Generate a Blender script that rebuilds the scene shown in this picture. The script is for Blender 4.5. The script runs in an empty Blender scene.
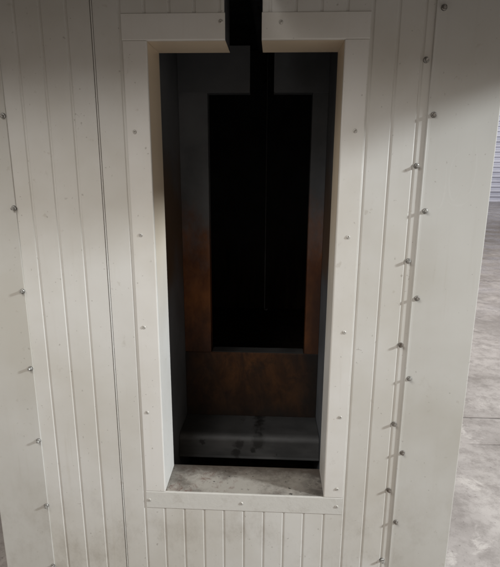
import bpy, bmesh, math, random
from mathutils import Vector, Matrix
random.seed(7)
S = bpy.context.scene
C = bpy.context.collection
R = math.radians

# ------------------------------------------------------------------ materials
def newmat(name):
    m = bpy.data.materials.new(name); m.use_nodes = True
    nt = m.node_tree
    return m, nt, nt.nodes['Principled BSDF']

def N(nt, kind, **kw):
    n = nt.nodes.new(kind)
    for k, v in kw.items():
        if k in n.inputs: n.inputs[k].default_value = v
        else: setattr(n, k, v)
    return n

def coords(nt, scale=(1, 1, 1), loc=(0, 0, 0)):
    tc = N(nt, 'ShaderNodeTexCoord')
    mp = N(nt, 'ShaderNodeMapping')
    mp.inputs['Scale'].default_value = scale
    mp.inputs['Location'].default_value = loc
    nt.links.new(tc.outputs['Object'], mp.inputs['Vector'])
    return mp.outputs['Vector']

def noise(nt, scale, vec=(1, 1, 1), loc=(0, 0, 0), detail=4, rough=0.55, dist=0.0):
    n = N(nt, 'ShaderNodeTexNoise')
    n.inputs['Scale'].default_value = scale
    n.inputs['Detail'].default_value = detail
    n.inputs['Roughness'].default_value = rough
    n.inputs['Distortion'].default_value = dist
    nt.links.new(coords(nt, vec, loc), n.inputs['Vector'])
    return n.outputs['Fac']

def remap(nt, val, a, b, c=0.0, d=1.0, smooth=True):
    r = N(nt, 'ShaderNodeMapRange')
    if smooth: r.interpolation_type = 'SMOOTHSTEP'
    for k, v in zip(('From Min', 'From Max', 'To Min', 'To Max'), (a, b, c, d)):
        r.inputs[k].default_value = v
    nt.links.new(val, r.inputs['Value'])
    return r.outputs['Result']

def math_(nt, op, a, b=None):
    n = N(nt, 'ShaderNodeMath', operation=op)
    for i, v in enumerate((a, b)):
        if v is None: continue
        if isinstance(v, (int, float)): n.inputs[i].default_value = v
        else: nt.links.new(v, n.inputs[i])
    return n.outputs[0]

def mix(nt, fac, a, b):
    n = N(nt, 'ShaderNodeMix', data_type='RGBA')
    for idx, v in ((0, fac), (6, a), (7, b)):
        if isinstance(v, (int, float)): n.inputs[idx].default_value = v
        elif isinstance(v, tuple): n.inputs[idx].default_value = (*v, 1)
        else: nt.links.new(v, n.inputs[idx])
    return n.outputs[2]

def bump(nt, bsdf, *layers):
    prev = None
    for h, strength, dist in layers:
        b = N(nt, 'ShaderNodeBump')
        b.inputs['Strength'].default_value = strength
        b.inputs['Distance'].default_value = dist
        nt.links.new(h, b.inputs['Height'])
        if prev: nt.links.new(prev, b.inputs['Normal'])
        prev = b.outputs['Normal']
    nt.links.new(prev, bsdf.inputs['Normal'])

def axis(nt, which):
    tc = N(nt, 'ShaderNodeTexCoord'); s = N(nt, 'ShaderNodeSeparateXYZ')
    nt.links.new(tc.outputs['Object'], s.inputs[0])
    return s.outputs[which]

def paint(name, col, rough=0.4, dirt=0.5, seed=0.0, bounce_tint=0.0):
    m, nt, b = newmat(name)
    L = nt.links
    dark = tuple(c * k for c, k in zip(col, (0.86, 0.84, 0.80)))
    warm = tuple(c * k for c, k in zip(col, (0.95, 0.90, 0.82)))
    base = mix(nt, remap(nt, noise(nt, 2.2, loc=(seed, seed, 0), detail=6), 0.35, 0.7), col, dark)
    streak = remap(nt, noise(nt, 1.0, (38, 38, 1.6), (seed, 0, seed), detail=5), 0.52, 0.78, 0, 0.35 * dirt)
    base = mix(nt, streak, base, dark)
    blot = remap(nt, noise(nt, 7, loc=(seed * 2, 0, 3), detail=8, rough=0.7), 0.58, 0.8, 0, 0.7 * dirt)
    base = mix(nt, blot, base, warm)
    drip = remap(nt, noise(nt, 1.0, (60, 60, 2.4), (0, seed, 5), detail=3), 0.60, 0.74, 0, 1)
    drip = math_(nt, 'MULTIPLY', drip, remap(nt, noise(nt, 1.7, loc=(seed, 7, 1), detail=4), 0.5, 0.66, 0, 0.5 * dirt))
    base = mix(nt, drip, base, tuple(c * k for c, k in zip(col, (0.72, 0.66, 0.57))))
    smudge = remap(nt, noise(nt, 15, (1, 1, 0.8), (seed, 9, 2), detail=9, rough=0.75, dist=0.5), 0.61, 0.74, 0, 0.5 * dirt)
    base = mix(nt, smudge, base, (0.33, 0.29, 0.24))
    speck = remap(nt, noise(nt, 95, loc=(0, seed, 1), detail=2, rough=0.4), 0.72, 0.79, 0, 0.55 * dirt)
    base = mix(nt, speck, base, (0.16, 0.13, 0.10))
    foot = math_(nt, 'MULTIPLY', remap(nt, noise(nt, 6.5, (1, 1, 0.7), (seed, 1, 6), detail=10, rough=0.75), 0.46, 0.72, 0, 0.75 * dirt), remap(nt, axis(nt, 2), 0.75, 0.25))
    base = mix(nt, foot, base, (0.30, 0.265, 0.215))
    fl = remap(nt, noise(nt, 26, loc=(4, seed, 8), detail=3, rough=0.5), 0.70, 0.76, 0, 0.35 * dirt)
    base = mix(nt, fl, base, (0.30, 0.25, 0.19))
    if bounce_tint:   # warm floor bounce painted into the returns inside the opening, strongest at the top
        f = math_(nt, 'MULTIPLY', remap(nt, axis(nt, 1), 0.0, 0.012), remap(nt, axis(nt, 2), 0.95, 1.7, 0.0, bounce_tint))
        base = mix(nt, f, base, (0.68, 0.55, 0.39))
    L.new(base, b.inputs['Base Color'])
    L.new(remap(nt, noise(nt, 5, loc=(seed, 3, 0), detail=6), 0.3, 0.7, rough - 0.07, rough + 0.1), b.inputs['Roughness'])
    b.inputs['Specular IOR Level'].default_value = 0.4
    bump(nt, b, (noise(nt, 2.6, (1, 1, 0.6), (seed, 0, 0), detail=2), 0.30, 0.02),
         (noise(nt, 420, detail=2), 0.05, 0.001))
    return m

M_panel = paint('panel_paint', (0.60, 0.585, 0.550), 0.42, 0.75, 1.3)
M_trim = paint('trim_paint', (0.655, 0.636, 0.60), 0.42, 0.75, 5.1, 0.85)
M_flash = paint('flashing_paint', (0.525, 0.512, 0.476), 0.40, 0.6, 9.4)

def sill_mat():
    m, nt, b = newmat('sooty_sill_paint')
    n1 = remap(nt, noise(nt, 9, loc=(2, 1, 0), detail=9, rough=0.72), 0.42, 0.72)
    base = mix(nt, math_(nt, 'MULTIPLY', n1, 0.9), (0.33, 0.305, 0.265), (0.085, 0.07, 0.057))
    n2 = remap(nt, noise(nt, 24, loc=(7, 1, 0), detail=8, rough=0.75, dist=0.4), 0.50, 0.66, 0, 0.9)
    left = remap(nt, axis(nt, 0), 0.0, -0.28, 0.25, 1.0)
    base = mix(nt, math_(nt, 'MULTIPLY', n2, left), base, (0.13, 0.07, 0.055))
    n3 = remap(nt, noise(nt, 60, loc=(1, 5, 0), detail=3), 0.64, 0.72, 0, 0.9)
    base = mix(nt, n3, base, (0.05, 0.045, 0.04))
    # soot collected along the right-hand end and the inner edge
    rt = math_(nt, 'MULTIPLY', remap(nt, axis(nt, 0), 0.06, 0.19),
               remap(nt, noise(nt, 14, loc=(3, 8, 0), detail=6, rough=0.7), 0.30, 0.56, 0, 0.95))
    base = mix(nt, rt, base, (0.07, 0.062, 0.055))
    back = math_(nt, 'MULTIPLY', remap(nt, math_(nt, 'ADD', axis(nt, 1), math_(nt, 'MULTIPLY', math_(nt, 'SUBTRACT', noise(nt, 22, detail=8, rough=0.75), 0.5), 0.12)), 0.085, 0.15), 0.85)
    base = mix(nt, back, base, (0.075, 0.058, 0.046))
    scr = remap(nt, noise(nt, 1, (14, 160, 1), (3, 1, 0), detail=4), 0.62, 0.72, 0, 0.45)
    base = mix(nt, scr, base, (0.30, 0.28, 0.25))
    # only the horizontal ledge is sooty, the upright face stays like the trim
    face = remap(nt, axis(nt, 1), -0.0025, 0.006)
    facecol = mix(nt, remap(nt, noise(nt, 12, detail=7, rough=0.7), 0.5, 0.75, 0, 0.5), (0.56, 0.545, 0.505), (0.33, 0.30, 0.25))
    base = mix(nt, face, facecol, base)
    nt.links.new(base, b.inputs['Base Color'])
    b.inputs['Roughness'].default_value = 0.6
    bump(nt, b, (noise(nt, 45, detail=6, rough=0.7), 0.25, 0.004))
    return m
M_sill = sill_mat()

def steel_mat(name, grey, rust, z0, z1, rough=0.5, seed=0.0, rustmax=1.0):
    """dark sheet steel, burnt brown below a ragged line between z0 and z1"""
    m, nt, b = newmat(name)
    g = mix(nt, remap(nt, noise(nt, 3.5, loc=(seed, 0, 0), detail=6), 0.3, 0.7), grey, tuple(c * 0.68 for c in grey))
    zz = math_(nt, 'ADD', axis(nt, 2), math_(nt, 'MULTIPLY', math_(nt, 'SUBTRACT', noise(nt, 4.5, (1, 1, 0.5), (seed, 2, 0), detail=6), 0.5), 0.55))
    f = remap(nt, zz, z0, z1, rustmax, 0.0)
    rr = mix(nt, remap(nt, noise(nt, 1, (22, 22, 3), (0, seed, 0), detail=6), 0.35, 0.7), rust, tuple(c * 0.5 for c in rust))
    col = mix(nt, f, g, rr)
    nt.links.new(col, b.inputs['Base Color'])
    nt.links.new(remap(nt, noise(nt, 8, detail=5), 0.3, 0.7, rough - 0.1, rough + 0.12), b.inputs['Roughness'])
    b.inputs['Specular IOR Level'].default_value = 0.22
    bump(nt, b, (noise(nt, 3, (1, 1, .5), (seed, 0, 0), detail=2), 0.3, 0.02), (noise(nt, 120, detail=3), 0.06, 0.002))
    return m
def burnt_mat(name, apron=False):
    """sheet steel burnt amber in ragged patches, sooty towards the ends and the foot"""
    m, nt, b = newmat(name)
    grey = mix(nt, remap(nt, noise(nt, 5, detail=6), 0.3, 0.7), (0.115, 0.12, 0.127), (0.07, 0.074, 0.08))
    x, z = axis(nt, 0), axis(nt, 2)
    wob = math_(nt, 'MULTIPLY', math_(nt, 'SUBTRACT', noise(nt, 6, (1, 1, 0.6), (2, 2, 0), detail=9, rough=0.68), 0.5), 0.9)
    zz = math_(nt, 'ADD', z, wob)
    amber = mix(nt, remap(nt, noise(nt, 7, (1, 1, 0.5), (1, 6, 2), detail=9, rough=0.7), 0.36, 0.66), (0.195, 0.070, 0.0195), (0.080, 0.027, 0.010))
    soot = (0.010, 0.009, 0.0085)
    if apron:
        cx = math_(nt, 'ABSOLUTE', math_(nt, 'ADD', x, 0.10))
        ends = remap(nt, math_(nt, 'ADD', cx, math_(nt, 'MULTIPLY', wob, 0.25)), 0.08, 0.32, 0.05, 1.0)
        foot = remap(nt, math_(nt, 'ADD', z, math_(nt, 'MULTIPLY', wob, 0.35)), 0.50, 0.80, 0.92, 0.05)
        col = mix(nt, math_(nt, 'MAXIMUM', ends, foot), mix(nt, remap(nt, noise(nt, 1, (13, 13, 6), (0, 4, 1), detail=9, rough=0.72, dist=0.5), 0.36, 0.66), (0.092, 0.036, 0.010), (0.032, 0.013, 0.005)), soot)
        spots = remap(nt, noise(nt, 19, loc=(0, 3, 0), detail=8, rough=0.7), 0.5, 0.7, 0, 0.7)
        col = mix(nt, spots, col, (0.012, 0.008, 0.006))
    else:
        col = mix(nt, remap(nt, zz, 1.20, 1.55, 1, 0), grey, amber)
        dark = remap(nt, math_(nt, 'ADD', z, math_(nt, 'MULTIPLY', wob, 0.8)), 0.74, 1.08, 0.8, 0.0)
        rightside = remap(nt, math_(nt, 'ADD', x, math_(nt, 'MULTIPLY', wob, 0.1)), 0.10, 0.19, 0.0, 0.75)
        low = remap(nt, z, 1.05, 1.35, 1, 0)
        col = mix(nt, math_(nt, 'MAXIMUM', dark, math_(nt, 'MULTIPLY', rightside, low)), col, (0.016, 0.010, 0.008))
    nt.links.new(col, b.inputs['Base Color'])
    nt.links.new(remap(nt, noise(nt, 9, detail=6), 0.3, 0.7, 0.42, 0.7), b.inputs['Roughness'])
    b.inputs['Specular IOR Level'].default_value = 0.25
    bump(nt, b, (noise(nt, 3.5, (1, 1, .6), detail=3), 0.3, 0.02), (noise(nt, 90, detail=5), 0.12, 0.002))
    return m
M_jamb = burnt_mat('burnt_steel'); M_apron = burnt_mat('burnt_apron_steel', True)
M_lintel = steel_mat('grey_steel', (0.10, 0.105, 0.112), (0.06, 0.03, 0.015), 0.2, 0.3, seed=3.0)
M_dark = steel_mat('sooty_steel', (0.10, 0.10, 0.105), (0.09, 0.06, 0.045), 0.5, 1.2, 0.6, seed=4.0)

def side_mat():
    """vestibule side sheets: grey with a brown burn mark between knee and head height"""
    m, nt, b = newmat('scorched_steel')
    g = mix(nt, remap(nt, noise(nt, 4, detail=6), 0.3, 0.7), (0.12, 0.126, 0.135), (0.075, 0.08, 0.086))
    zz = math_(nt, 'ADD', axis(nt, 2), math_(nt, 'MULTIPLY', math_(nt, 'SUBTRACT', noise(nt, 5, detail=6), 0.5), 0.5))
    f = math_(nt, 'MULTIPLY', remap(nt, zz, 1.10, 1.32), remap(nt, zz, 1.45, 1.75, 1, 0))
    col = mix(nt, f, g, (0.085, 0.052, 0.030))
    nt.links.new(col, b.inputs['Base Color'])
    b.inputs['Roughness'].default_value = 0.55
    bump(nt, b, (noise(nt, 4, detail=3), 0.25, 0.02))
    return m
M_side = side_mat()

def step_mat():
    m, nt, b = newmat('stained_step_steel')
    g = mix(nt, remap(nt, noise(nt, 6, (1, 1, 3), detail=7), 0.3, 0.7), (0.048, 0.047, 0.046), (0.022, 0.022, 0.022))
    x, z = axis(nt, 0), axis(nt, 2)
    wob = math_(nt, 'MULTIPLY', math_(nt, 'SUBTRACT', noise(nt, 38, detail=5, rough=0.7), 0.5), 0.055)
    tot = None
    for cx, cz, r in ((-0.118, 0.525, 0.016), (-0.044, 0.532, 0.022), (-0.066, 0.502, 0.010), (-0.128, 0.488, 0.013), (-0.265, 0.53, 0.010), (-0.155, 0.572, 0.006), (0.03, 0.49, 0.006)):
        dx = math_(nt, 'SUBTRACT', x, cx); dz = math_(nt, 'SUBTRACT', z, cz)
        d = math_(nt, 'SQRT', math_(nt, 'ADD', math_(nt, 'MULTIPLY', dx, dx), math_(nt, 'MULTIPLY', dz, dz)))
        k = remap(nt, math_(nt, 'ADD', d, wob), r * 0.7, r * 1.5, 1, 0)
        tot = k if tot is None else math_(nt, 'MAXIMUM', tot, k)
    col = mix(nt, tot, g, (0.006, 0.0055, 0.005))
    nt.links.new(col, b.inputs['Base Color'])
    b.inputs['Roughness'].default_value = 0.6
    bump(nt, b, (noise(nt, 30, detail=5), 0.12, 0.004))
    return m
M_step = step_mat()

def zinc_mat():
    m, nt, b = newmat('dull_zinc')
    c = mix(nt, remap(nt, noise(nt, 220, detail=4), 0.35, 0.65), (0.55, 0.54, 0.51), (0.24, 0.23, 0.21))
    oi = N(nt, 'ShaderNodeObjectInfo')
    c = mix(nt, math_(nt, 'MULTIPLY', oi.outputs['Random'], 0.75), c, (0.12, 0.085, 0.06))
    nt.links.new(c, b.inputs['Base Color'])
    b.inputs['Metallic'].default_value = 0.6
    b.inputs['Roughness'].default_value = 0.42
    return m
M_zinc = zinc_mat()

def rivet_mat():
    m, nt, b = newmat('weathered_rivet')
    c = mix(nt, remap(nt, noise(nt, 180, detail=4), 0.35, 0.65), (0.56, 0.54, 0.50), (0.36, 0.34, 0.30))
    nt.links.new(c, b.inputs['Base Color'])
    b.inputs['Metallic'].default_value = 0.3
    b.inputs['Roughness'].default_value = 0.5
    return m
M_rivet = rivet_mat()

def rubber_mat():
    m, nt, b = newmat('dark_washer')
    b.inputs['Base Color'].default_value = (0.03, 0.028, 0.026, 1)
    c = mix(nt, noise(nt, 90), (0.02, 0.02, 0.019), (0.05, 0.046, 0.04))
    nt.links.new(c, b.inputs['Base Color'])
    b.inputs['Roughness'].default_value = 0.75
    return m
M_rubber = rubber_mat()

def floor_mat():
    m, nt, b = newmat('worn_concrete')
    big = remap(nt, noise(nt, 1.3, detail=8, rough=0.66), 0.34, 0.68)
    base = mix(nt, big, (0.37, 0.347, 0.334), (0.225, 0.207, 0.197))
    mott = remap(nt, noise(nt, 9, loc=(3, 0, 0), detail=10, rough=0.78), 0.42, 0.64)
    base = mix(nt, math_(nt, 'MULTIPLY', mott, 0.55), base, (0.135, 0.120, 0.112))
    pat = remap(nt, noise(nt, 3.4, loc=(11, 4, 0), detail=10, rough=0.72, dist=0.4), 0.56, 0.66, 0, 0.7)
    base = mix(nt, pat, base, (0.47, 0.445, 0.425))
    spk = remap(nt, noise(nt, 60, loc=(3, 1, 0), detail=4, rough=0.6), 0.60, 0.72, 0, 0.6)
    base = mix(nt, spk, base, (0.09, 0.076, 0.07))
    nt.links.new(base, b.inputs['Base Color'])
    rg = remap(nt, noise(nt, 1.6, loc=(5, 2, 0), detail=9, rough=0.7), 0.35, 0.65, 0.22, 0.60)
    nt.links.new(rg, b.inputs['Roughness'])
    bump(nt, b, (noise(nt, 4, detail=6), 0.12, 0.01), (noise(nt, 70, detail=5), 0.18, 0.003))
    return m
M_floor = floor_mat()

def joint_mat():
    m, nt, b = newmat('joint_filler')
    c = mix(nt, noise(nt, 9, detail=6), (0.17, 0.15, 0.14), (0.27, 0.24, 0.23))
    nt.links.new(c, b.inputs['Base Color']); b.inputs['Roughness'].default_value = 0.8
    return m
M_joint = joint_mat()

def corr_mat():
    m, nt, b = newmat('galvanised_cladding')
    c = mix(nt, remap(nt, noise(nt, 0.6, (1, 1, 4), detail=5), 0.3, 0.7), (0.60, 0.60, 0.65), (0.46, 0.46, 0.51))
    nt.links.new(c, b.inputs['Base Color'])
    b.inputs['Roughness'].default_value = 0.5
    return m
M_corr = corr_mat()

def chalk_mat():
    m, nt, b = newmat('faint_chalk')
    c = mix(nt, noise(nt, 160), (0.53, 0.517, 0.481), (0.55, 0.537, 0.501))
    nt.links.new(c, b.inputs['Base Color']); b.inputs['Roughness'].default_value = 0.7
    return m
M_chalk = chalk_mat()

# ------------------------------------------------------------------ mesh helpers
def link(name, bm, mats, parent=None, smooth=False):
    me = bpy.data.meshes.new(name)
    bmesh.ops.recalc_face_normals(bm, faces=bm.faces[:])
    bm.to_mesh(me); bm.free()
    for m in (mats if isinstance(mats, (list, tuple)) else [mats]): me.materials.append(m)
    if smooth:
        for p in me.polygons: p.use_smooth = True
    o = bpy.data.objects.new(name, me); C.objects.link(o)
    if parent: o.parent = parent
    return o

def prism(bm, poly, ax, a, b):
    """extrude a 2-D outline along ax: 'z' takes (x,y), 'x' takes (y,z), 'y' takes (x,z)"""
    def P(p, t):
        if ax == 'z': return (p[0], p[1], t)
        if ax == 'x': return (t, p[0], p[1])
        return (p[0], t, p[1])
    A = [bm.verts.new(P(p, a)) for p in poly]; B = [bm.verts.new(P(p, b)) for p in poly]
    n = len(poly)
    for i in range(n):
        bm.faces.new((A[i], A[(i + 1) % n], B[(i + 1) % n], B[i]))
    bm.faces.new(A); bm.faces.new(B)

def box(bm, x0, x1, y0, y1, z0, z1):
    prism(bm, [(x0, y0), (x1, y0), (x1, y1), (x0, y1)], 'z', z0, z1)

def arc(cx, cy, r, a0, a1, n=4):
    return [(cx + r * math.cos(R(a0 + (a1 - a0) * i / n)), cy + r * math.sin(R(a0 + (a1 - a0) * i / n))) for i in range(n + 1)]

def lathe(bm, prof, n, mat=0, rot=0.0):
    """profile of (radius, height); the axis points out of the wall (-y)"""
    rings = []
    for r, h in prof:
        if r < 1e-6: rings.append([bm.verts.new((0, -h, 0))])
        else: rings.append([bm.verts.new((r * math.cos(rot + 2 * math.pi * i / n), -h, r * math.sin(rot + 2 * math.pi * i / n))) for i in range(n)])
    for a, b in zip(rings, rings[1:]):
        for i in range(n):
            j = (i + 1) % n
            if len(b) == 1: f = bm.faces.new((a[i], a[j], b[0]))
            elif len(a) == 1: f = bm.faces.new((a[0], b[j], b[i]))
            else: f = bm.faces.new((a[i], a[j], b[j], b[i]))
            f.material_index = mat

def tube(bm, pts, r, n=8, flat=1.0):
    rings = []
    for i, p in enumerate(pts):
        p = Vector(p)
        t = (Vector(pts[min(i + 1, len(pts) - 1)]) - Vector(pts[max(i - 1, 0)])).normalized()
        u = t.cross(Vector((0, 1, 0)))
        u = u.normalized() if u.length > 1e-4 else Vector((1, 0, 0))
        v = t.cross(u)
        rings.append([bm.verts.new(p + (u * math.cos(2 * math.pi * k / n) + v * flat * math.sin(2 * math.pi * k / n)) * r) for k in range(n)])
    for a, b in zip(rings, rings[1:]):
        for k in range(n): bm.faces.new((a[k], a[(k + 1) % n], b[(k + 1) % n], b[k]))
    bm.faces.new(rings[0]); bm.faces.new(rings[-1])

# ------------------------------------------------------------------ dimensions (metres)
OX0, OX1 = -0.348, 0.184          # opening
OZ0, OZ1 = 0.532, 1.931
SX0, SX1 = -0.135, -0.037         # slot for the hangers
TX0, TX1 = -0.414, 0.248          # outside of the surround
TZ0, TZ1 = 0.467, 1.998
TH = 0.14                         # wall thickness
TOP = 2.62
EX0, EX1 = -0.935, 0.608          # outer corners of the oven
JX = -0.4955                      # panel joint
BOT = 0.06

# ------------------------------------------------------------------ the oven
oven = bpy.data.objects.new('curing_oven', None); C.objects.link(oven)
oven['label'] = 'off-white ribbed metal panel oven with a tall slotted opening into its dark sooty inside'
oven['category'] = 'oven'

def panel(name, x0, x1, grooves, hole=False):
    gw, gi, gd = 0.0050, 0.0020, 0.0026
    xs = {x0: 0.0, x1: 0.0}
    for g in grooves:
        for dx, y in ((-gw, 0.0), (-gi, gd), (gi, gd), (gw, 0.0)): xs[g + dx] = y
    def depth(x):
        for g in grooves:
            d = abs(x - g)
            if d < gw: return gd if d < gi else gd * (gw - d) / (gw - gi)
        return 0.0
    zs = [BOT, TOP]
    if hole:
        for x in (OX0 - 0.002, OX1 + 0.002, SX0 - 0.002, SX1 + 0.002): xs[x] = depth(x)
        zs = [BOT, OZ0 - 0.002, OZ1 + 0.002, TOP]
    X = sorted(xs)
    def solid(i, j):
        if i < 0 or j < 0 or i >= len(X) - 1 or j >= len(zs) - 1: return False
        xm = (X[i] + X[i + 1]) / 2; zm = (zs[j] + zs[j + 1]) / 2
        if hole and zm > OZ0 and OX0 - 0.002 < xm < OX1 + 0.002:
            if zm < OZ1: return False
            if SX0 - 0.002 < xm < SX1 + 0.002: return False
        return True
    bm = bmesh.new(); vc = {}
    def V(i, j, back):
        k = (i, j, back)
        if k not in vc: vc[k] = bm.verts.new((X[i], TH if back else xs[X[i]], zs[j]))
        return vc[k]
    for i in range(len(X) - 1):
        for j in range(len(zs) - 1):
            if not solid(i, j): continue
            bm.faces.new((V(i, j, 0), V(i + 1, j, 0), V(i + 1, j + 1, 0), V(i, j + 1, 0)))
            bm.faces.new((V(i, j, 1), V(i, j + 1, 1), V(i + 1, j + 1, 1), V(i + 1, j, 1)))
            for di, dj, a, b in ((-1, 0, (i, j), (i, j + 1)), (1, 0, (i + 1, j), (i + 1, j + 1)), (0, -1, (i, j), (i + 1, j)), (0, 1, (i, j + 1), (i + 1, j + 1))):
                if not solid(i + di, j + dj):
                    bm.faces.new((V(*a, 0), V(*b, 0), V(*b, 1), V(*a, 1)))
    return link(name, bm, M_panel, oven)

panel('ribbed_panel', EX0 + 0.003, JX - 0.0038, [-0.7085 - 0.0715, -0.7085, -0.637, -0.5655])
panel('ribbed_panel', JX + 0.0038, EX1 - 0.003, [-0.42 + 0.0675 * k for k in range(15)], hole=True)
bm = bmesh.new()
prism(bm, [(JX - 0.0022, 0.004)] + arc(JX, 0.0015, 0.0022, 180, 360, 5) + [(JX + 0.0022, 0.004), (JX + 0.0022, TH), (JX - 0.0022, TH)], 'z', BOT, TOP)
link('joint_strip', bm, M_panel, oven)

# screws: hex head over a domed washer with a rubber edge
def screw_mesh():
    bm = bmesh.new()
    lathe(bm, [(0.0078, -0.001), (0.0080, 0.0012), (0.0074, 0.0018)], 18, 1)
    lathe(bm, [(0.0074, 0.0018), (0.0066, 0.0030), (0.0050, 0.0036)], 18, 0)
    lathe(bm, [(0.0046, 0.0030), (0.0046, 0.0104), (0.0040, 0.0114), (0.0, 0.0116)], 6, 0)
    me = bpy.data.meshes.new('screw'); bmesh.ops.recalc_face_normals(bm, faces=bm.faces[:]); bm.to_mesh(me); bm.free()
    me.materials.append(M_zinc); me.materials.append(M_rubber)
    return me
def rivet_mesh():
    bm = bmesh.new()
    lathe(bm, [(0.0060, -0.001), (0.0058, 0.0006), (0.0050, 0.0018), (0.0034, 0.0026), (0.0021, 0.0027), (0.0017, 0.0008), (0.0, 0.0004)], 16, 0)
    me = bpy.data.meshes.new('rivet'); bmesh.ops.recalc_face_normals(bm, faces=bm.faces[:]); bm.to_mesh(me); bm.free()
    me.materials.append(M_rivet)
    for p in me.polygons: p.use_smooth = True
    return me
ME_SCREW, ME_RIVET = screw_mesh(), rivet_mesh()
def fix(me, name, parent, pts, y, tilt=9):
    for x, z in pts:
        o = bpy.data.objects.new(name, me); C.objects.link(o); o.parent = parent
        o.location = (x, y, z)
        o.rotation_euler = (R(random.uniform(-tilt, tilt)), R(random.uniform(0, 360)), R(random.uniform(-tilt, tilt)))

# corner flashings lap over the panels; the seam edge stands a little proud
fl_t = 0.0035
bm = bmesh.new()
prism(bm, [(EX0, 0.30), (EX0, 0.0)] + arc(EX0 + 0.003, -fl_t + 0.003, 0.003, 180, 270, 3) + [(-0.7605, -fl_t), (-0.7590, -fl_t + 0.001), (-0.7590, 0.0005), (EX0 + 0.0025, 0.0005), (EX0 + 0.0025, 0.30)], 'z', BOT - 0.01, TOP)
fl_left = link('corner_flashing', bm, M_flash, oven)
fix(ME_SCREW, 'screw', fl_left, [(-0.7685, 2.0), (-0.7665, 1.738), (-0.764, 1.4795), (-0.766, 1.2255), (-0.7675, 0.970), (-0.767, 0.7117), (-0.765, 0.4605), (-0.765, 0.2116)], -fl_t)
bm = bmesh.new()
prism(bm, [(0.4185, 0.0005), (0.4150, -0.0022), (0.4160, -0.0042), (0.4180, -0.0046), (0.4205, -fl_t - 0.0004), (0.426, -fl_t)] + arc(EX1 - 0.003, -fl_t + 0.003, 0.003, 270, 360, 3) + [(EX1, 0.30), (EX1 - 0.0025, 0.30), (EX1 - 0.0025, 0.0005)], 'z', BOT - 0.01, TOP)
fl_right = link('corner_flashing', bm, M_flash, oven)
fix(ME_SCREW, 'screw', fl_right, [(0.4340, 2.0041), (0.4320, 1.7409), (0.4325, 1.4815), (0.4315, 1.2246), (0.4300, 0.9674), (0.4290, 0.7092), (0.4275, 0.4488), (0.4275, 0.19)], -fl_t)
# second row, driven through the last rib of the panel
pr = [o for o in oven.children if o.name.startswith('ribbed_panel')][-1]
fix(ME_SCREW, 'screw', pr, [(0.4005, 1.8795), (0.3985, 1.6059), (0.3980, 1.3361), (0.3965, 1.0753), (0.3965, 0.8084), (0.3970, 0.5672), (0.3935, 0.2907)], 0.0002)
# faint chalk loops on the right flashing
def loop(cx, cz, rx, rz, a0, a1, n=22):
    return [(cx + rx * math.cos(R(a0 + (a1 - a0) * i / n)), -fl_t - 0.0001, cz + rz * math.sin(R(a0 + (a1 - a0) * i / n))) for i in range(n + 1)]
def smear(bm, pts, w):
    """flat rubbed line whose width wavers and thins out at both ends"""
    n = len(pts); prev = None
    for i, p in enumerate(pts):
        p = Vector(p); t = (Vector(pts[min(i + 1, n - 1)]) - Vector(pts[max(i - 1, 0)])).normalized()
        nrm = Vector((t.z, 0, -t.x))
        k = w * (0.25 + 0.75 * math.sin(math.pi * i / (n - 1))) * random.uniform(0.55, 1.25)
        cur = (bm.verts.new(p + nrm * k), bm.verts.new(p - nrm * k))
        if prev: bm.faces.new((prev[0], cur[0], cur[1], prev[1]))
        prev = cur
bm = bmesh.new()
smear(bm, loop(0.508, 1.575, 0.017, 0.062, 80, 330, 40), 0.0024)
smear(bm, loop(0.545, 1.60, 0.016, 0.07, 60, -95, 30), 0.0026)
smear(bm, loop(0.470, 1.56, 0.012, 0.07, 40, -120, 30), 0.0028)
smear(bm, loop(0.520, 1.52, 0.030, 0.022, 200, 350, 24), 0.0020)
for v in bm.verts: v.co.y = -fl_t - 0.00006
link('chalk_mark', bm, M_chalk, fl_right)

# surround of the opening: folded trims whose return lines the reveal
tt = 0.002
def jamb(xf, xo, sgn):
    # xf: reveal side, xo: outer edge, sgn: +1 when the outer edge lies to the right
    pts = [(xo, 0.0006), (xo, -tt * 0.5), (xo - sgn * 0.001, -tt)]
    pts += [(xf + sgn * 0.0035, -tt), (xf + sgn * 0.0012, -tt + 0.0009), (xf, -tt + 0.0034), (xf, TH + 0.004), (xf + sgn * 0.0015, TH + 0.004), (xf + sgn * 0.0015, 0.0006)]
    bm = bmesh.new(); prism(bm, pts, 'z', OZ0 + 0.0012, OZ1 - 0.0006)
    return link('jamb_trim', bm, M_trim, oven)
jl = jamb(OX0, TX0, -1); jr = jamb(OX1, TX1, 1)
fix(ME_RIVET, 'rivet', jl, [(-0.3921, 1.6953), (-0.3895, 1.4035), (-0.3939, 1.1164), (-0.3968, 0.8259)], -tt)
fix(ME_RIVET, 'rivet', jr, [(0.2232, 1.699), (0.2195, 1.4046), (0.2227, 1.1134), (0.2245, 0.8276), (0.2265, 0.5650)], -tt)
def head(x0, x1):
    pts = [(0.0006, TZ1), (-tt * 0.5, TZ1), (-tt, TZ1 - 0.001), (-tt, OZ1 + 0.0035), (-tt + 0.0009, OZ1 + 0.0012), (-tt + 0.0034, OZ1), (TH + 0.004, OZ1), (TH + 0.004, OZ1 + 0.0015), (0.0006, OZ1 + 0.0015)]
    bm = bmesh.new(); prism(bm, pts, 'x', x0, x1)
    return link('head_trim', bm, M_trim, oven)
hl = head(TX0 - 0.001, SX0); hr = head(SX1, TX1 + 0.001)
fix(ME_RIVET, 'rivet', hl, [(-0.1465, 1.976)], -tt); fix(ME_RIVET, 'rivet', hr, [(0.0136, 1.974)], -tt)
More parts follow.
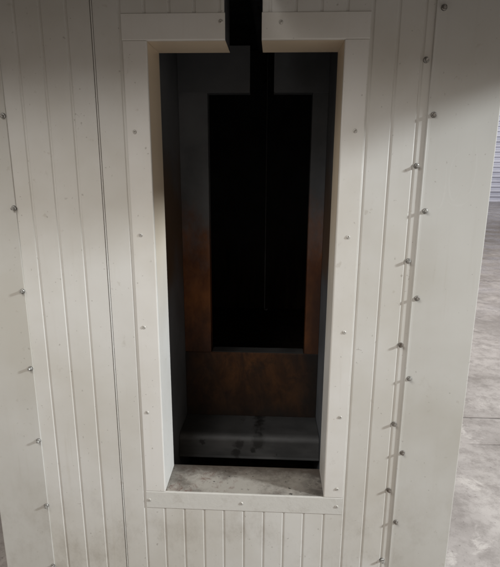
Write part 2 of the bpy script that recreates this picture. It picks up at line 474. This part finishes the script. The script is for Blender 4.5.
pts = [(0.0006, TZ0), (-tt * 0.5, TZ0), (-tt, TZ0 + 0.001), (-tt, OZ0 - 0.0035), (-tt + 0.0009, OZ0 - 0.0012), (-tt + 0.0034, OZ0), (TH + 0.012, OZ0), (TH + 0.012, OZ0 - 0.0015), (0.0006, OZ0 - 0.0015)]
bm = bmesh.new(); prism(bm, pts, 'x', TX0, TX1)
sill = link('sill_trim', bm, M_sill, oven)
fix(ME_RIVET, 'rivet', sill, [(-0.4045, 0.4975), (0.2285, 0.4975), (-0.09, 0.4965)], -tt)
# lining of the slot above the head trims
for xa, xb in ((SX0 - 0.0019, SX0 - 0.0006), (SX1 + 0.0006, SX1 + 0.0019)):
    bm = bmesh.new(); box(bm, xa, xb, 0.002, TH + 0.004, OZ1 + 0.003, TOP - 0.01)
    link('slot_lining', bm, M_dark, oven)

# oven shell
bm = bmesh.new()
box(bm, EX0 + 0.004, EX0 + 0.10, TH + 0.002, 3.0, BOT, TOP)
link('side_wall', bm, M_panel, oven)
bm = bmesh.new()
box(bm, EX1 - 0.10, EX1 - 0.004, TH + 0.002, 3.0, BOT, TOP)
link('side_wall', bm, M_panel, oven)
bm = bmesh.new(); box(bm, EX0 + 0.004, EX1 - 0.004, 3.002, 3.10, BOT, TOP); link('rear_wall', bm, M_panel, oven)
bm = bmesh.new(); box(bm, EX0, EX1, 0.0, 3.10, TOP + 0.002, TOP + 0.08); link('roof', bm, M_panel, oven)
bm = bmesh.new(); box(bm, EX0 + 0.02, EX1 - 0.02, 0.03, 3.08, 0.0, BOT - 0.012); link('base_frame', bm, M_dark, oven)

# inside: entry chamber between the outer wall and the inner frame
VX0, VX1 = -0.362, 0.200
FY = 0.50                                    # inner frame stands half a metre in
bm = bmesh.new(); box(bm, VX0 - 0.004, VX0, TH + 0.006, FY + 0.02, 0.30, 2.5); link('inner_side_sheet', bm, M_side, oven)
bm = bmesh.new(); box(bm, VX1, VX1 + 0.004, TH + 0.006, FY + 0.02, 0.30, 2.5); link('inner_side_sheet', bm, M_side, oven)
IX0, IX1, IZ0, IZ1 = -0.2515, 0.1415, 0.838, 1.869
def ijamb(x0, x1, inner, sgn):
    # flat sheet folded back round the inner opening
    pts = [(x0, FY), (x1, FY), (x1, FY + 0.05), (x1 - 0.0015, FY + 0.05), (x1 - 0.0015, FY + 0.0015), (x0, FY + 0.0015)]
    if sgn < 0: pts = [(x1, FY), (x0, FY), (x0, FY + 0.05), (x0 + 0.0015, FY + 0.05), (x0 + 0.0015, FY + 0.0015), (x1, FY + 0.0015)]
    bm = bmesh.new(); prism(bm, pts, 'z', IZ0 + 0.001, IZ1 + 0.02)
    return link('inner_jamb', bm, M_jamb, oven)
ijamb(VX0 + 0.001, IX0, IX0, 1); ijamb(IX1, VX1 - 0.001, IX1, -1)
for x0, x1 in ((VX0 + 0.001, -0.092), (-0.003, VX1 - 0.001)):
    bm = bmesh.new()
    prism(bm, [(FY - 0.004, 2.03), (FY - 0.006, IZ1 + 0.002), (FY - 0.004, IZ1), (FY + 0.05, IZ1), (FY + 0.05, IZ1 + 0.0015), (FY - 0.002, IZ1 + 0.003), (FY - 0.002, 2.03)], 'x', x0, x1)
    link('inner_lintel', bm, M_lintel, oven)
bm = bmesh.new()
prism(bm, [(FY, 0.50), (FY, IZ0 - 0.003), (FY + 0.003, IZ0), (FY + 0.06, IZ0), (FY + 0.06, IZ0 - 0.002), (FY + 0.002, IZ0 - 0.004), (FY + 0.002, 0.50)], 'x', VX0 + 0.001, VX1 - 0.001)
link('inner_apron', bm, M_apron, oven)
bm = bmesh.new(); box(bm, IX0 + 0.004, IX1 - 0.004, FY + 0.004, FY + 0.058, IZ0 + 0.0008, IZ0 + 0.0022)
link('inner_ledge', bm, M_step, oven)
# threshold step: tread, rounded nosing and a face that leans out
bm = bmesh.new()
prism(bm, [(FY - 0.002, 0.546)] + [(0.342, 0.556)] + arc(0.342, 0.526, 0.030, 92, 168, 9) + [(0.303, 0.490), (0.300, 0.478), (0.292, 0.474), (0.292, 0.472), (FY - 0.002, 0.472)], 'x', VX0 + 0.002, VX1 - 0.002)
link('threshold_step', bm, M_step, oven)
bm = bmesh.new(); box(bm, VX0 - 0.004, VX1 + 0.004, TH + 0.006, FY + 0.02, 0.29, 0.298); link('inner_floor', bm, M_dark, oven)
# oven chamber beyond
cx0, cx1 = EX0 + 0.102, EX1 - 0.102
bm = bmesh.new()
box(bm, cx0, cx0 + 0.004, FY + 0.022, 2.99, 0.3, 2.55); box(bm, cx1 - 0.004, cx1, FY + 0.022, 2.99, 0.3, 2.55)
box(bm, cx0 + 0.005, cx1 - 0.005, 2.986, 2.99, 0.3, 2.55); box(bm, cx0 + 0.005, cx1 - 0.005, FY + 0.022, 2.985, 0.29, 0.298)
box(bm, cx0, VX0 - 0.006, FY + 0.024, FY + 0.028, 0.3, 2.55); box(bm, VX1 + 0.006, cx1, FY + 0.024, FY + 0.028, 0.3, 2.55)
link('chamber_lining', bm, M_dark, oven)
bm = bmesh.new()
box(bm, cx0, cx1, TH + 0.006, 2.99, 2.552, 2.556)
link('chamber_ceiling', bm, M_dark, oven)
# unseen overhead cover added to cast the upper-wall shade, split by the hanger slot
def shade_canopy(x0, x1):
    bm = bmesh.new()
    prism(bm, [(-0.012, 2.10), (-0.58, 2.10), (-0.584, 2.104), (-0.584, 2.20), (-0.012, 2.36)], 'x', x0, x1)
    return link('shade_canopy', bm, M_lintel, oven)
shade_canopy(-1.9, SX0); shade_canopy(SX1, 1.43)

# ------------------------------------------------------------------ hanger in the oven
hz = 2.30
bm = bmesh.new()
box(bm, -0.086, -0.078, -0.9, 2.95, hz, hz + 0.06); box(bm, -0.104, -0.060, -0.9, 2.95, hz - 0.006, hz)
rail = link('conveyor_rail', bm, M_dark)
rail['label'] = 'dark overhead conveyor rail running through the slot above the opening'
rail['category'] = 'rail'
bm = bmesh.new()
ry, rx = 0.95, -0.034
pts = [(-0.082, ry, hz - 0.006), (-0.060, ry, hz - 0.05), (rx, ry, hz - 0.11), (rx, ry, 1.9), (rx, ry, 0.90)]
pts += [(rx + 0.007 - 0.007 * math.cos(R(a)), ry, 0.90 - 0.007 * math.sin(R(a))) for a in range(20, 200, 20)]
tube(bm, pts, 0.0020, 8)
hook = link('hanging_hook', bm, M_step)
hook['label'] = 'thin dark hook rod hanging in the black middle of the opening'
hook['category'] = 'hook'

# ------------------------------------------------------------------ setting
def setting(o): o['kind'] = 'structure'
bm = bmesh.new()
vs = [bm.verts.new(p) for p in ((-40, -30, 0), (60, -30, 0), (60, 60, 0), (-40, 60, 0))]; bm.faces.new(vs)
fl = link('floor', bm, M_floor); setting(fl)
bm = bmesh.new()
random.seed(3)
for yy, w, x0, x1 in ((1.54, 0.010, 0.9, 9.0), (1.22, 0.005, 1.15, 9.0), (5.6, 0.02, 0.9, 20)):
    xs = [x0 + (x1 - x0) * i / 60 for i in range(61)]
    a = [bm.verts.new((x, yy - w / 2 + random.uniform(-.004, .004), 0.004)) for x in xs]
    b = [bm.verts.new((x, yy + w / 2 + random.uniform(-.004, .004), 0.004)) for x in xs]
    for i in range(60): bm.faces.new((a[i], a[i + 1], b[i + 1], b[i]))
jn = link('floor_joint', bm, M_joint); setting(jn)
# far wall of the hall, clad in horizontal corrugated sheet
bm = bmesh.new()
WY, per, nz = 23.5, 0.24, 28
prof = []
for i in range(nz):
    z = i * per
    prof += [(WY, z), (WY, z + per * 0.45), (WY + 0.13, z + per * 0.55), (WY + 0.13, z + per * 0.92)]
prof.append((WY, nz * per)); prof += [(WY + 0.2, nz * per), (WY + 0.2, 0)]
prism(bm, prof, 'x', -14, 26)
cw = link('corrugated_wall', bm, M_corr)
cw['label'] = 'pale grey corrugated wall with horizontal ridges far behind on the right'
cw['category'] = 'wall'

# ------------------------------------------------------------------ light
W = bpy.data.worlds.new('World'); S.world = W; W.use_nodes = True
bg = W.node_tree.nodes['Background']
bg.inputs[0].default_value = (1.0, 0.865, 0.735, 1); bg.inputs[1].default_value = 0.42
def lamp(name, loc, target, size, power, col, shape='DISK', sy=None):
    d = bpy.data.lights.new(name, 'AREA'); d.shape = shape; d.size = size
    if sy: d.size_y = sy
    d.energy = power; d.color = col
    o = bpy.data.objects.new(name, d); C.objects.link(o); o.location = loc
    o.rotation_euler = (Vector(target) - Vector(loc)).to_track_quat('-Z', 'Y').to_euler()
    return o
Ld = Vector((0.88, -0.26, 0.40)).normalized()
tgt = Vector((0, 0, 1.0))
Ld = Vector((0.88, -0.275, 0.40)).normalized()
E_AMB, E_WIN, E_SKY, E_HALL = 0.35, 690, 97, 420
bg.inputs[1].default_value = E_AMB
lamp('window_light', tgt + Ld * 8.0, tgt, 0.6, E_WIN, (0.90, 0.96, 1.0))
lamp('high_window_light', (-1.35, -1.9, 3.5), (-0.55, 0.0, 3.3), 1.7, E_SKY, (1.0, 0.99, 0.975), 'RECTANGLE', 1.6)
lamp('hall_skylight', (5, 4.0, 5.5), (5, 4.0, 0), 5.0, E_HALL, (1.0, 0.97, 0.95))
lamp('far_wall_fill', (12, 14.0, 5.0), (12, 23.5, 2.0), 6.0, 650, (0.86, 0.90, 1.0))  # added fill lamp that brightens the corrugated wall, no actual window

# ------------------------------------------------------------------ camera
yaw, pit, roll = R(2.6589), R(13.6035), R(0.2907)
f = Vector((-math.sin(yaw) * math.cos(pit), math.cos(yaw) * math.cos(pit), -math.sin(pit)))
r = Vector((math.cos(yaw), math.sin(yaw), 0)); u = r.cross(f)
r2 = math.cos(roll) * r + math.sin(roll) * u; u2 = -math.sin(roll) * r + math.cos(roll) * u
cd = bpy.data.cameras.new('camera'); cam = bpy.data.objects.new('camera', cd); C.objects.link(cam)
mt = Matrix((r2, u2, -f)).transposed().to_4x4(); mt.translation = Vector((0, -1.4, 1.6))
cam.matrix_world = mt
cd.sensor_fit = 'HORIZONTAL'; cd.sensor_width = 36; cd.lens = 36 * 480 / 500
cd.clip_start = 0.02; cd.clip_end = 300
S.camera = cam
S.view_settings.view_transform = 'Standard'; S.view_settings.look = 'None'
S.view_settings.exposure = 0; S.view_settings.gamma = 1
